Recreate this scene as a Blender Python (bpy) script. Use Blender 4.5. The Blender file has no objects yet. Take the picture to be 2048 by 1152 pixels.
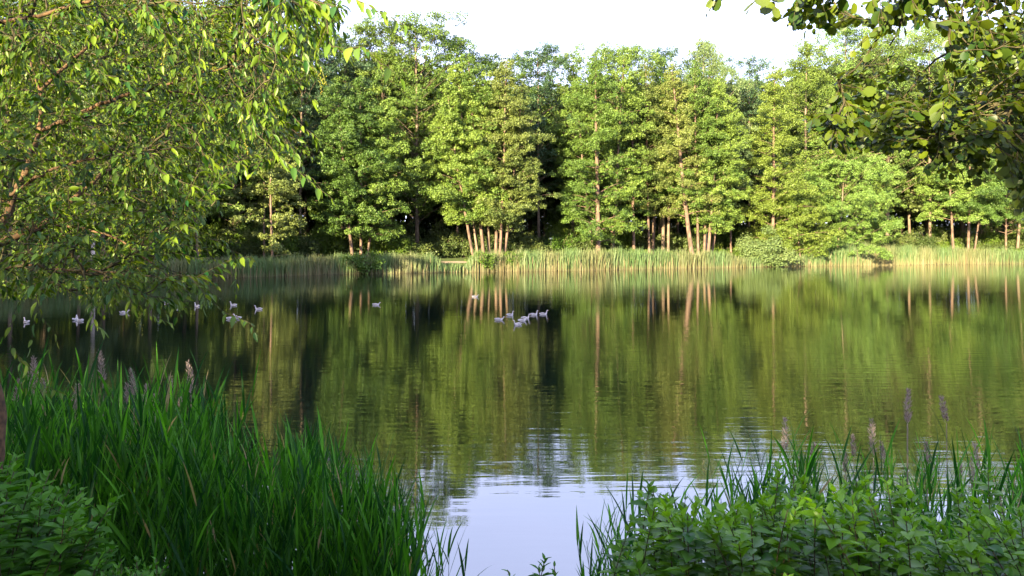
import bpy, math, random
import numpy as np
from mathutils import Vector
R = math.radians
S = bpy.context.scene
C = S.collection
CAM_H, FPX, HY = 3.8, 1500.0, 490.0      # eye height over the water, focal length and horizon row in photo pixels
SUN_AZ, SUN_EL = 28.0, 13.0              # the sun stands behind the camera, a little to its left, low

# ------------------------------------------------------------------ camera, sky, sun
cam = bpy.data.cameras.new('camera'); co = bpy.data.objects.new('camera', cam); C.objects.link(co)
cam.sensor_width = 36.0; cam.lens = 36.0*FPX/2048.0; cam.shift_y = -(576-HY)/2048.0
cam.clip_start = 0.05; cam.clip_end = 3000
co.location = (0, 0, CAM_H); co.rotation_euler = (R(90), 0, 0); S.camera = co
W = bpy.data.worlds.new('World'); S.world = W; W.use_nodes = True
nt = W.node_tree; bg = nt.nodes['Background']
sk = nt.nodes.new('ShaderNodeTexSky'); sk.sky_type = 'NISHITA'; sk.sun_disc = False
sk.sun_elevation = R(SUN_EL); sk.sun_rotation = R(180+SUN_AZ); sk.altitude = 50
sk.air_density = 1.0; sk.dust_density = 1.6; sk.ozone_density = 1.6
# thin high veil over the blue, a little uneven
vt = nt.nodes.new('ShaderNodeTexCoord'); vm = nt.nodes.new('ShaderNodeMapping'); vm.inputs['Scale'].default_value = (1, 1, 3); vn = nt.nodes.new('ShaderNodeTexNoise'); vn.inputs['Scale'].default_value = 1.6; vn.inputs['Detail'].default_value = 4
nt.links.new(vt.outputs['Generated'], vm.inputs[0]); nt.links.new(vm.outputs[0], vn.inputs['Vector'])
vr = nt.nodes.new('ShaderNodeMapRange'); vr.inputs[1].default_value = .3; vr.inputs[2].default_value = .7; vr.inputs[3].default_value = .55; vr.inputs[4].default_value = .75; nt.links.new(vn.outputs[0], vr.inputs[0])
vx = nt.nodes.new('ShaderNodeMix'); vx.data_type = 'RGBA'; nt.links.new(vr.outputs[0], vx.inputs[0]); nt.links.new(sk.outputs[0], vx.inputs[6]); vx.inputs[7].default_value = (4.9, 5.2, 7.9, 1)
nt.links.new(vx.outputs[2], bg.inputs[0]); bg.inputs[1].default_value = 0.075
sl = bpy.data.lights.new('sun', 'SUN'); sl.energy = 5.0; sl.angle = R(0.5); sl.color = (1.0, 0.82, 0.50)
so = bpy.data.objects.new('sun', sl); C.objects.link(so)
sd = Vector((math.sin(R(SUN_AZ))*math.cos(R(SUN_EL)), math.cos(R(SUN_AZ))*math.cos(R(SUN_EL)), -math.sin(R(SUN_EL))))
so.rotation_euler = sd.to_track_quat('-Z', 'Y').to_euler(); so.location = (-20, -60, 30)
vs = S.view_settings; vs.view_transform = 'Standard'; vs.look = 'None'; vs.exposure = 2.74; vs.gamma = 1; vs.use_curve_mapping = False
S.render.engine = 'CYCLES'
cy = S.cycles; cy.max_bounces = 7; cy.diffuse_bounces = 3; cy.glossy_bounces = 3; cy.transmission_bounces = 3
cy.transparent_max_bounces = 4; cy.caustics_reflective = False; cy.caustics_refractive = False
cy.use_denoising = True; cy.sample_clamp_indirect = 4.0

# ------------------------------------------------------------------ helpers
def rng(seed): return np.random.default_rng(abs(int(seed)))
def unit(v): return v/np.maximum(np.linalg.norm(v, axis=-1, keepdims=True), 1e-9)
def P(px, py, D): return np.array([(px-1024)/FPX*D, D, CAM_H+(HY-py)/FPX*D])

class Geo:
    """collects vertex blocks, faces of 3 or 4 corners and one value per vertex"""
    def __init__(s): s.v=[]; s.f3=[]; s.f4=[]; s.a=[]; s.n=0
    def add(s, v, f3=None, f4=None, a=0.5):
        v = np.asarray(v, float).reshape(-1, 3)
        if f3 is not None and len(f3): s.f3.append(np.asarray(f3).reshape(-1,3)+s.n)
        if f4 is not None and len(f4): s.f4.append(np.asarray(f4).reshape(-1,4)+s.n)
        s.v.append(v); s.a.append(np.broadcast_to(np.asarray(a, float), (len(v),))); s.n += len(v)
    def mesh(s, name, mat, smooth=False):
        v = np.concatenate(s.v); a = np.concatenate(s.a)
        f3 = np.concatenate(s.f3) if s.f3 else np.zeros((0,3), int)
        f4 = np.concatenate(s.f4) if s.f4 else np.zeros((0,4), int)
        me = bpy.data.meshes.new(name)
        me.vertices.add(len(v)); me.vertices.foreach_set('co', v.astype(np.float32).ravel())
        loops = np.concatenate([f3.ravel(), f4.ravel()]).astype(np.int32)
        me.loops.add(len(loops)); me.loops.foreach_set('vertex_index', loops)
        st = np.concatenate([np.arange(len(f3))*3, len(f3)*3+np.arange(len(f4))*4]).astype(np.int32)
        me.polygons.add(len(st)); me.polygons.foreach_set('loop_start', st)
        me.update(calc_edges=True)
        if smooth: me.polygons.foreach_set('use_smooth', np.ones(len(st), bool))
        at = me.attributes.new('var', 'FLOAT', 'POINT'); at.data.foreach_set('value', a.astype(np.float32))
        me.materials.append(mat)
        return me

def obj(name, data, parent=None, loc=None):
    o = bpy.data.objects.new(name, data); C.objects.link(o)
    if parent is not None: o.parent = parent
    if loc is not None: o.location = loc
    return o
def tag(o, label=None, cat=None, group=None, kind=None):
    if label: o['label'] = label
    if cat: o['category'] = cat
    if group: o['group'] = group
    if kind: o['kind'] = kind
    return o
def copy_tree(o, loc, rz, sc):
    c = o.copy(); C.objects.link(c); c.location = loc; c.rotation_euler = (0,0,rz); c.scale = sc
    for ch in list(o.children):
        d = ch.copy(); C.objects.link(d); d.parent = c
    return c

def tube(g, pts, rad, sides=6, a=0.5, cap=True):
    pts = np.asarray(pts, float); n = len(pts); rad = np.broadcast_to(np.asarray(rad, float), (n,))
    t = unit(np.gradient(pts, axis=0))
    ref = np.where(np.abs(t[:, 2:3]) > .95, np.array([[1., 0, 0]]), np.array([[0, 0, 1.]]))
    u = unit(np.cross(t, ref)); w = np.cross(t, u)
    an = np.arange(sides)/sides*2*math.pi
    v = pts[:, None]+rad[:, None, None]*(np.cos(an)[None, :, None]*u[:, None]+np.sin(an)[None, :, None]*w[:, None])
    i = np.arange(n-1)[:, None]*sides; j = np.arange(sides)[None]; k = (j+1) % sides
    f = np.stack([i+j, i+k, i+sides+k, i+sides+j], -1).reshape(-1, 4)
    g.add(v.reshape(-1, 3), f4=f, a=a)
    if cap: g.add(np.concatenate([v[-1], pts[-1:]+t[-1:]*rad[-1]*.3]), f3=[[q, (q+1) % sides, sides] for q in range(sides)], a=a)

def bez(p, c, q, n):
    t = np.linspace(0, 1, n)[:, None]
    return (1-t)**2*p+2*t*(1-t)*c+t*t*q

# ------------------------------------------------------------------ materials
def newmat(name):
    m = bpy.data.materials.new(name); m.use_nodes = True
    n = m.node_tree.nodes; n.clear(); out = n.new('ShaderNodeOutputMaterial')
    return m, n, m.node_tree.links, out
def mixcol(n, l, fac, a, b, blend='MIX'):
    x = n.new('ShaderNodeMix'); x.data_type = 'RGBA'; x.blend_type = blend
    for s, v in ((0, fac), (6, a), (7, b)):
        if hasattr(v, 'is_linked'): l.new(v, x.inputs[s])
        else: x.inputs[s].default_value = v if s == 0 else (*v, 1)
    return x.outputs[2]
def leaf_mat(name, dark, light, trans=0.35, tcol=None, rough=.5, spec=.3, objvar=.25, dry=None):
    m, n, l, out = newmat(name)
    at = n.new('ShaderNodeAttribute'); at.attribute_name = 'var'
    col = mixcol(n, l, at.outputs['Fac'], dark, light)
    if dry:
        gt = n.new('ShaderNodeMath'); gt.operation = 'GREATER_THAN'; l.new(at.outputs['Fac'], gt.inputs[0]); gt.inputs[1].default_value = 1.5
        col = mixcol(n, l, gt.outputs[0], col, dry)
    if objvar:
        oi = n.new('ShaderNodeObjectInfo')
        mr = n.new('ShaderNodeMapRange'); l.new(oi.outputs['Random'], mr.inputs[0]); mr.inputs[3].default_value = 1-objvar; mr.inputs[4].default_value = 1+objvar
        mh = n.new('ShaderNodeMapRange'); l.new(oi.outputs['Random'], mh.inputs[0]); mh.inputs[3].default_value = .515; mh.inputs[4].default_value = .485
        hs = n.new('ShaderNodeHueSaturation'); l.new(col, hs.inputs['Color']); l.new(mr.outputs[0], hs.inputs['Value']); l.new(mh.outputs[0], hs.inputs['Hue']); col = hs.outputs[0]
    pb = n.new('ShaderNodeBsdfPrincipled'); l.new(col, pb.inputs['Base Color']); pb.inputs['Roughness'].default_value = rough
    pb.inputs['Specular IOR Level'].default_value = spec
    tr = n.new('ShaderNodeBsdfTranslucent')
    tc = mixcol(n, l, 1.0, col, tcol or (1.5, 1.35, .5), 'MULTIPLY'); l.new(tc, tr.inputs[0])
    mx = n.new('ShaderNodeMixShader'); mx.inputs[0].default_value = trans
    l.new(pb.outputs[0], mx.inputs[1]); l.new(tr.outputs[0], mx.inputs[2]); l.new(mx.outputs[0], out.inputs[0])
    return m
def noise_mat(name, c1, c2, scale=3, rough=.9, bump=.3, stretch=(1,1,1), dist=.05, detail=6, third=None):
    m, n, l, out = newmat(name)
    tc = n.new('ShaderNodeTexCoord'); mp = n.new('ShaderNodeMapping'); l.new(tc.outputs['Object'], mp.inputs[0]); mp.inputs['Scale'].default_value = stretch
    no = n.new('ShaderNodeTexNoise'); l.new(mp.outputs[0], no.inputs['Vector']); no.inputs['Scale'].default_value = scale; no.inputs['Detail'].default_value = detail
    mr = n.new('ShaderNodeMapRange'); l.new(no.outputs[0], mr.inputs[0]); mr.inputs[1].default_value = .35; mr.inputs[2].default_value = .65
    col = mixcol(n, l, mr.outputs[0], c1, c2)
    if third:
        n2 = n.new('ShaderNodeTexNoise'); l.new(tc.outputs['Object'], n2.inputs['Vector']); n2.inputs['Scale'].default_value = scale*.13
        m2 = n.new('ShaderNodeMapRange'); l.new(n2.outputs[0], m2.inputs[0]); m2.inputs[1].default_value = .45; m2.inputs[2].default_value = .6
        col = mixcol(n, l, m2.outputs[0], col, third)
    pb = n.new('ShaderNodeBsdfPrincipled'); l.new(col, pb.inputs['Base Color']); pb.inputs['Roughness'].default_value = rough
    pb.inputs['Specular IOR Level'].default_value = .25
    if bump:
        b = n.new('ShaderNodeBump'); b.inputs['Strength'].default_value = bump; b.inputs['Distance'].default_value = dist; l.new(no.outputs[0], b.inputs['Height']); l.new(b.outputs[0], pb.inputs['Normal'])
    l.new(pb.outputs[0], out.inputs[0])
    return m
M = {}
M['alder'] = leaf_mat('alder_leaf', (.06,.115,.02), (.128,.20,.034), .2, objvar=.32)
M['olive'] = leaf_mat('olive_leaf', (.075,.11,.025), (.15,.185,.045), .2)
M['oak'] = leaf_mat('oak_leaf', (.05,.10,.018), (.12,.185,.03), .2)
M['beech'] = leaf_mat('beech_leaf', (.08,.13,.02), (.15,.205,.033), .22)
M['blue'] = leaf_mat('bluish_leaf', (.035,.075,.035), (.055,.10,.04), .15)
M['maple'] = leaf_mat('maple_leaf', (.085,.16,.03), (.165,.25,.05), .22)
M['wall'] = leaf_mat('wood_leaf', (.04,.07,.02), (.09,.12,.03), .25)
M['shrub_far'] = leaf_mat('understorey_leaf', (.05,.10,.015), (.11,.18,.02), .3)
M['willow'] = leaf_mat('willow_leaf', (.07,.12,.04), (.13,.18,.06), .3)
M['cherry'] = leaf_mat('cherry_leaf', (.010,.062,.008), (.15,.22,.013), .27, (1.65,1.45,.25), rough=.42, spec=.28, objvar=0)
M['alder_near'] = leaf_mat('near_alder_leaf', (.010,.045,.010), (.115,.155,.009), .38, (1.9,1.5,.25), rough=.4, spec=.35, objvar=0)
M['dogwood'] = leaf_mat('bush_leaf', (.014,.09,.009), (.17,.34,.016), .38, (1.3,1.4,.3), rough=.4, spec=.3, objvar=0)
M['nettle'] = leaf_mat('bush_leaf_dark', (.010,.06,.008), (.08,.22,.014), .36, (1.2,1.4,.3), rough=.5, spec=.2, objvar=0)
M['reed'] = leaf_mat('reed_blade', (.008,.055,.008), (.10,.31,.018), .36, (1.1,1.4,.4), rough=.5, spec=.2, objvar=0, dry=(.28,.21,.12))
M['reed_far'] = leaf_mat('far_reed_blade', (.22,.17,.09), (.075,.155,.048), .3, objvar=0)
M['plume'] = leaf_mat('reed_plume', (.22,.17,.14), (.36,.29,.25), .3, (1.1,1,.9), objvar=0)
M['berry'] = leaf_mat('unripe_berry', (.22,.24,.02), (.35,.30,.03), .2, objvar=0, rough=.3)
M['bark'] = noise_mat('alder_bark', (.19,.125,.09), (.07,.05,.038), 2.2, stretch=(1,1,.5), bump=.6)
M['bark_dark'] = noise_mat('dark_bark', (.10,.075,.055), (.19,.14,.10), 2.2, stretch=(1,1,.4), bump=.6)
M['bark_birch'] = noise_mat('birch_bark', (.48,.42,.36), (.16,.13,.11), 1.7, stretch=(.6,.6,2.2), bump=.3)
M['bark_cherry'] = noise_mat('cherry_bark', (.12,.07,.035), (.045,.03,.018), 30, bump=.5, dist=.006)
M['bark_twig'] = noise_mat('twig_bark', (.075,.065,.03), (.035,.03,.018), 25, bump=.3, dist=.004)
M['ground'] = noise_mat('grassy_soil', (.05,.08,.02), (.085,.12,.03), 1.6, third=(.07,.055,.035), bump=.5, dist=.08)
M['path'] = noise_mat('sandy_path', (.36,.28,.19), (.28,.21,.14), 3, bump=.2)
M['wood'] = noise_mat('bench_wood', (.30,.2,.12), (.2,.13,.08), 6, stretch=(.3,3,3), bump=.2)
M['metal'] = noise_mat('grey_metal', (.08,.08,.085), (.12,.12,.125), 6, rough=.5, bump=0)
M['white'] = noise_mat('white_paint', (.7,.7,.72), (.6,.6,.63), 6, rough=.4, bump=0)

# ------------------------------------------------------------------ setting: ground, water, path
SHX = np.array([-3000,-900,-300,0,400,700,1000,1200,1500,1620,2048,2500,3500])
SHY = np.array([45,50,57,66,85,98,107,113,128,134,152,165,170.])
def shore(px): return np.interp(px, SHX, SHY)+.5*np.sin(px*.021)+.35*np.sin(px*.057+1)
def near_edge(x): return 4.6+np.maximum(0, -x-15)*.55+np.maximum(0, x-25)*.25+.25*np.sin(x*1.3)+.15*np.sin(x*3.1)
def ground(x, y):
    x = np.asarray(x, float); y = np.asarray(y, float)
    ys = np.maximum(y, 1); px = np.clip(1024+FPX*x/ys, -3000, 3500)
    d = y-shore(px)
    far = np.interp(d, [-12,-3,0,1.5,4,9,16,60,200], [-1.6,-.7,-.04,.3,.95,1.55,2.2,3.4,13])
    dn = near_edge(x)-y
    near = np.interp(dn, [-6,-1.5,0,1.2,3.6,6,40], [-1.5,-.6,-.02,.75,2.2,2.25,2.6])
    side = np.maximum(np.interp(-x, [95,110,140], [-1.6,1.5,3]), np.interp(x, [175,190,220], [-1.6,1.5,3]))
    z = np.maximum(np.maximum(far, near), side)
    return z+.06*np.sin(x*.9)*np.sin(y*.7+1)*(z > .3)
def axis(parts):
    a = [];
    for s, e, st in parts: a += list(np.arange(s, e, st))
    return np.array(a+[parts[-1][1]])
gx = axis([(-600,-120,30),(-120,-12,2.2),(-12,14,.35),(14,200,2.2),(200,620,30)])
gy = axis([(-400,-40,25),(-40,-2,2),(-2,11,.3),(11,40,3),(40,190,1.6),(190,900,35)])
X, Y = np.meshgrid(gx, gy); Z = ground(X, Y)
g = Geo(); nx = len(gx); ii = np.arange(len(gy)-1)[:, None]*nx; jj = np.arange(nx-1)[None]
g.add(np.stack([X, Y, Z], -1).reshape(-1, 3), f4=np.stack([ii+jj, ii+jj+1, ii+nx+jj+1, ii+nx+jj], -1).reshape(-1, 4))
tag(obj('ground', g.mesh('ground', M['ground'], True)), 'grassy soil of the banks round the pond', kind='structure')

def water_mat():
    m, n, l, out = newmat('pond_water')
    tc = n.new('ShaderNodeTexCoord')
    def noise(sx, sy, sc, det, rot=0):
        mp = n.new('ShaderNodeMapping'); l.new(tc.outputs['Object'], mp.inputs[0]); mp.inputs['Scale'].default_value = (sx, sy, 1); mp.inputs['Rotation'].default_value = (0,0,rot)
        t = n.new('ShaderNodeTexNoise'); l.new(mp.outputs[0], t.inputs['Vector']); t.inputs['Scale'].default_value = sc; t.inputs['Detail'].default_value = det; t.inputs['Roughness'].default_value = .45
        return t.outputs[0]
    def math_(op, a, b=None):
        x = n.new('ShaderNodeMath'); x.operation = op
        for i, v in enumerate((a, b)):
            if v is None: continue
            if hasattr(v, 'is_linked'): l.new(v, x.inputs[i])
            else: x.inputs[i].default_value = v
        return x.outputs[0]
    fine = noise(.6, 3.6, 1.0, 3.0, R(3))
    swell = noise(.12, .55, 1.0, 1.0, R(-6))
    patch = noise(.03, .05, 1.0, 2.0)
    pr = n.new('ShaderNodeMapRange'); l.new(patch, pr.inputs[0]); pr.inputs[1].default_value = .38; pr.inputs[2].default_value = .62; pr.inputs[3].default_value = .55; pr.inputs[4].default_value = 1.25
    # water near the bank in the lee lies smoother than the open pond
    sp = n.new('ShaderNodeSeparateXYZ'); l.new(tc.outputs['Object'], sp.inputs[0])
    ly = n.new('ShaderNodeMapRange'); l.new(sp.outputs[1], ly.inputs[0]); ly.inputs[1].default_value = 9; ly.inputs[2].default_value = 15; ly.inputs[3].default_value = .35; ly.inputs[4].default_value = 1
    h = math_('MULTIPLY', math_('MULTIPLY', fine, pr.outputs[0]), math_('MULTIPLY', ly.outputs[0], 1.7))
    mid = noise(.16, 1.25, 1.0, 2.0, R(-3))
    h = math_('ADD', h, math_('MULTIPLY', swell, .6))
    h = math_('ADD', h, math_('MULTIPLY', math_('MULTIPLY', mid, pr.outputs[0]), math_('MULTIPLY', ly.outputs[0], 1.0)))
    b = n.new('ShaderNodeBump'); b.inputs['Strength'].default_value = 1; b.inputs['Distance'].default_value = WAVE; l.new(h, b.inputs['Height'])
    gl = n.new('ShaderNodeBsdfGlossy'); gl.inputs['Color'].default_value = (1,1,1,1); 
    # a thin drawn-out wind streak lying across the pond roughens the mirror
    xx = math_('MULTIPLY', sp.outputs[0], sp.outputs[0]); curve = math_('ADD', math_('ADD', math_('MULTIPLY', xx, .012), math_('MULTIPLY', sp.outputs[0], .35)), 72.0)
    dist = math_('ABSOLUTE', math_('SUBTRACT', math_('ADD', curve, math_('MULTIPLY', swell, 3.0)), sp.outputs[1]))
    sr = n.new('ShaderNodeMapRange'); l.new(dist, sr.inputs[0]); sr.inputs[1].default_value = .2; sr.inputs[2].default_value = 1.3; sr.inputs[3].default_value = 1; sr.inputs[4].default_value = 0
    sr2 = n.new('ShaderNodeMapRange'); l.new(patch, sr2.inputs[0]); sr2.inputs[1].default_value = .42; sr2.inputs[2].default_value = .55
    l.new(math_('ADD', math_('MULTIPLY', math_('MULTIPLY', sr.outputs[0], sr2.outputs[0]), .1), .02), gl.inputs['Roughness'])
    l.new(b.outputs[0], gl.inputs['Normal'])
    df = n.new('ShaderNodeBsdfDiffuse'); df.inputs[0].default_value = (.0025,.0055,.0035,1)
    fr = n.new('ShaderNodeFresnel'); fr.inputs[0].default_value = WIOR; l.new(b.outputs[0], fr.inputs['Normal'])
    mx = n.new('ShaderNodeMixShader'); l.new(fr.outputs[0], mx.inputs[0]); l.new(df.outputs[0], mx.inputs[1]); l.new(gl.outputs[0], mx.inputs[2])
    l.new(mx.outputs[0], out.inputs[0])
    return m
WAVE, WIOR = 0.0036, 2.85
g = Geo(); g.add([[-600,-400,0],[620,-400,0],[620,900,0],[-600,900,0]], f4=[[0,1,2,3]])
tag(obj('water', g.mesh('water', water_mat())), 'dark pond water with fine ripples reflecting the trees', kind='structure')

# sandy path along the far bank
pp = np.linspace(-600, 2700, 160); g = Geo(); D1 = shore(pp)+5.2; D2 = D1+1.9
for D in (D1, D2):
    pass
x1 = (pp-1024)/FPX*D1; x2 = (pp-1024)/FPX*D2
v = np.concatenate([np.stack([x1, D1, ground(x1, D1)+.05], -1), np.stack([x2, D2, ground(x2, D2)+.05], -1)])
n1 = len(pp); k = np.arange(n1-1)
g.add(v, f4=np.stack([k, k+1, k+1+n1, k+n1], -1))
tag(obj('path', g.mesh('path', M['path'], True)), 'pale sandy footpath along the far bank', kind='structure')

# ------------------------------------------------------------------ far trees
def leaves_cloud(g, cen, rad, flat, cnt, size, r, outward=None, droop=0, tone=None):
    """flattened leaf pads round the given centres; every leaf is a small folded four-corner face"""
    idx = np.repeat(np.arange(len(cen)), cnt); N = len(idx)
    d = unit(r.normal(size=(N, 3)))*(r.random((N, 1))**.42)
    p = cen[idx]+d*rad[idx][:, None]*np.array([1, 1, flat])
    p[:, 2] -= (np.abs(d[:, 0])**2+np.abs(d[:, 1])**2)*rad[idx]*.28
    if droop: p[:, 2] -= droop*r.random(N)**2*rad[idx]
    nrm = unit(r.normal(size=(N, 3))*.55+np.array([0, 0, .45])+d*.95)
    a = unit(np.cross(nrm, r.normal(size=(N, 3)))); b = np.cross(nrm, a)
    s = (size*(.6+.8*r.random(N)))[:, None]
    if droop: a = unit(a*.5+np.array([0, 0, -1.])); b = unit(np.cross(nrm, a)); sb = s*.3
    else: sb = s*.36
    v = np.stack([p-a*s*.5, p+b*sb+nrm*s*.08, p+a*s*.5, p-b*sb+nrm*s*.08], 1).reshape(-1, 3)
    pad = r.random(len(cen)) if tone is None else .6*tone+.4*r.random(len(cen)); va = np.repeat(np.clip(.6*pad[idx]+.5*r.random(N)-.05, 0, 1), 4)
    f = np.arange(N*4).reshape(-1, 4)
    g.add(v, f4=f, a=va)
def prof(style, t):
    if style == 'alder': return np.minimum(1, .6+t*1.6)*(1-t**1.7)**.85*.97+.05
    if style == 'cone': return (1-t)**.75*np.minimum(1, .8+t)+.04
    if style == 'round': return np.sqrt(np.clip(1-(1.7*t-.72)**2/.98, 0, 1))*.95+.05
    if style == 'birch': return np.minimum(1, .6+t*1.6)*(1-t**1.8)**.8+.05
def crown(seed, H, cb, rad, style, nleaf, lsize, top, sparse=1.0, thick=1.0):
    """trunk and crown meshes round the origin; top = sideways shift of the tree top"""
    r = rng(seed); tr = Geo(); cr = Geo()
    n = 14; tt = np.linspace(0, 1, n)
    wob = np.stack([np.sin(tt*7+seed)*.12, np.cos(tt*5+seed)*.12], -1)*tt[:, None]
    axis_ = np.stack([top[0]*tt**.85+wob[:, 0], top[1]*tt+wob[:, 1], tt*H*.97], -1)
    r0 = .0072*H*(.75+.4*r.random())*thick*sparse**.2
    rr = r0*(1-tt)**.6+.03; rr[0] *= 1.15
    tube(tr, axis_, rr, 9)
    def at(z):
        return np.array([np.interp(z, axis_[:, 2], axis_[:, 0]), np.interp(z, axis_[:, 2], axis_[:, 1]), z])
    ph = r.random(4)*6.28
    def lump(az, t): return 1+.24*math.sin(az*2+ph[0]+t*6)+.16*math.sin(az*3+ph[1]-t*11)+.10*math.sin(t*19+ph[2])
    nb = int((15+1.55*(H*(1-cb)))*sparse*(1.25 if rad > 5 else 1)); cen = []; cr_r = []; br = []
    tilt = {'alder': .05, 'cone': -.05, 'round': .3, 'birch': .5}[style]
    for k in range(nb):
        t = ((k+r.random())/nb); t = t**(.95 if style != 'cone' else 1.1)
        z = H*(cb+(1-cb)*t*.97); b = at(z)
        az = k*2.39996+r.normal()*.5; sc = .42+.2*rad/4.5
        L = max(.5, rad*prof(style, np.array(t))*lump(az, t)*(.72+.36*r.random())-.3)
        el = tilt+.5*t**2+r.normal()*.14
        e = b+np.array([math.cos(az)*math.cos(el), math.sin(az)*math.cos(el), math.sin(el)])*L; b[2] -= .15*L
        e[2] = min(e[2], H*.99)
        mid = (b+e)/2+np.array([0, 0, .12*L]); pts = bez(b, mid, e, 6)
        tube(tr, pts, np.linspace(max(.02, r0*.34*(1-t)), .012, 6), 4, cap=False)
        bough = (.95+.75*r.random())*sc*1.35*(.6+.5*min(1, L/3)); up = r.random()
        for w, bs in ((.98, 1.0), (.62, .8), (.33, .6)):
            if L*w < .8 and w < .9: continue
            c0 = bez(b, mid, e, 3)[0]*(1-w)**2+2*w*(1-w)*mid+e*w*w; m = int(7*bs)+2
            for q in range(m):
                d = unit(r.normal(size=3)*np.array([1, 1, .6])+np.array([math.cos(az), math.sin(az), .25])*.35)*(.35+.65*r.random()**.5)
                cen.append(c0+d*bough*bs*np.array([1, 1, .62])-np.array([0, 0, .22*bough*(d[0]**2+d[1]**2)])); cr_r.append(bough*bs*(.30+.22*r.random())); br.append(up)
    for q in range(int(H*(1-cb)*.75)):
        c0 = at(H*(cb+.02+(1-cb)*.9*r.random()))+r.normal(size=3)*np.array([.9, .9, .3]); bz = (.5+.5*r.random()); up = r.random()
        for w in range(4): cen.append(c0+r.normal(size=3)*bz*np.array([.6, .6, .25])); cr_r.append(bz*.55); br.append(up)
    for q in range(6): cen.append(at(H*(.9+.018*q))+r.normal(size=3)*.3); cr_r.append(.45); br.append(.5)
    cen = np.array(cen); cr_r = np.array(cr_r); br = np.array(br)
    wgt = cr_r**1.8; cnt = np.maximum(3, (wgt/wgt.sum()*nleaf*(.7+.6*r.random(len(cen))))).astype(int)
    leaves_cloud(cr, cen, cr_r, .7, cnt, lsize, r, droop=(1.6 if style == 'birch' else 0), tone=br)
    return tr, cr
def hero(px, off, ptx, pty, cby, hw, style, mat, bark, label, nleaf=15000, lsize=.205, sparse=1.0, name='alder_tree', group=None, wide=1.15):
    D = float(shore(px))+off; x = (px-1024)/FPX*D; z0 = float(ground(x, D))-.1
    H = CAM_H+(HY-pty)/FPX*D-z0; cb = max(.04, (CAM_H+(HY-cby-14)/FPX*D-z0)/H); rad = hw*wide/FPX*D
    tr, cr = crown(int(px*7+off*13+pty), H, cb, rad, style, nleaf, lsize, ((ptx-px)/FPX*D, random.Random(px).uniform(-.6,.6)), sparse, {1197:1.9, 1386:1.5, 1936:1.9, 1908:1.4, 545:1.3}.get(px, 1.0))
    root = obj(name, None, loc=(x, D, z0)); tag(root, label, 'tree', group)
    obj('trunk', tr.mesh('trunk', M[bark], True), root); obj('crown', cr.mesh('crown', M[mat]), root)
    return root
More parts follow.
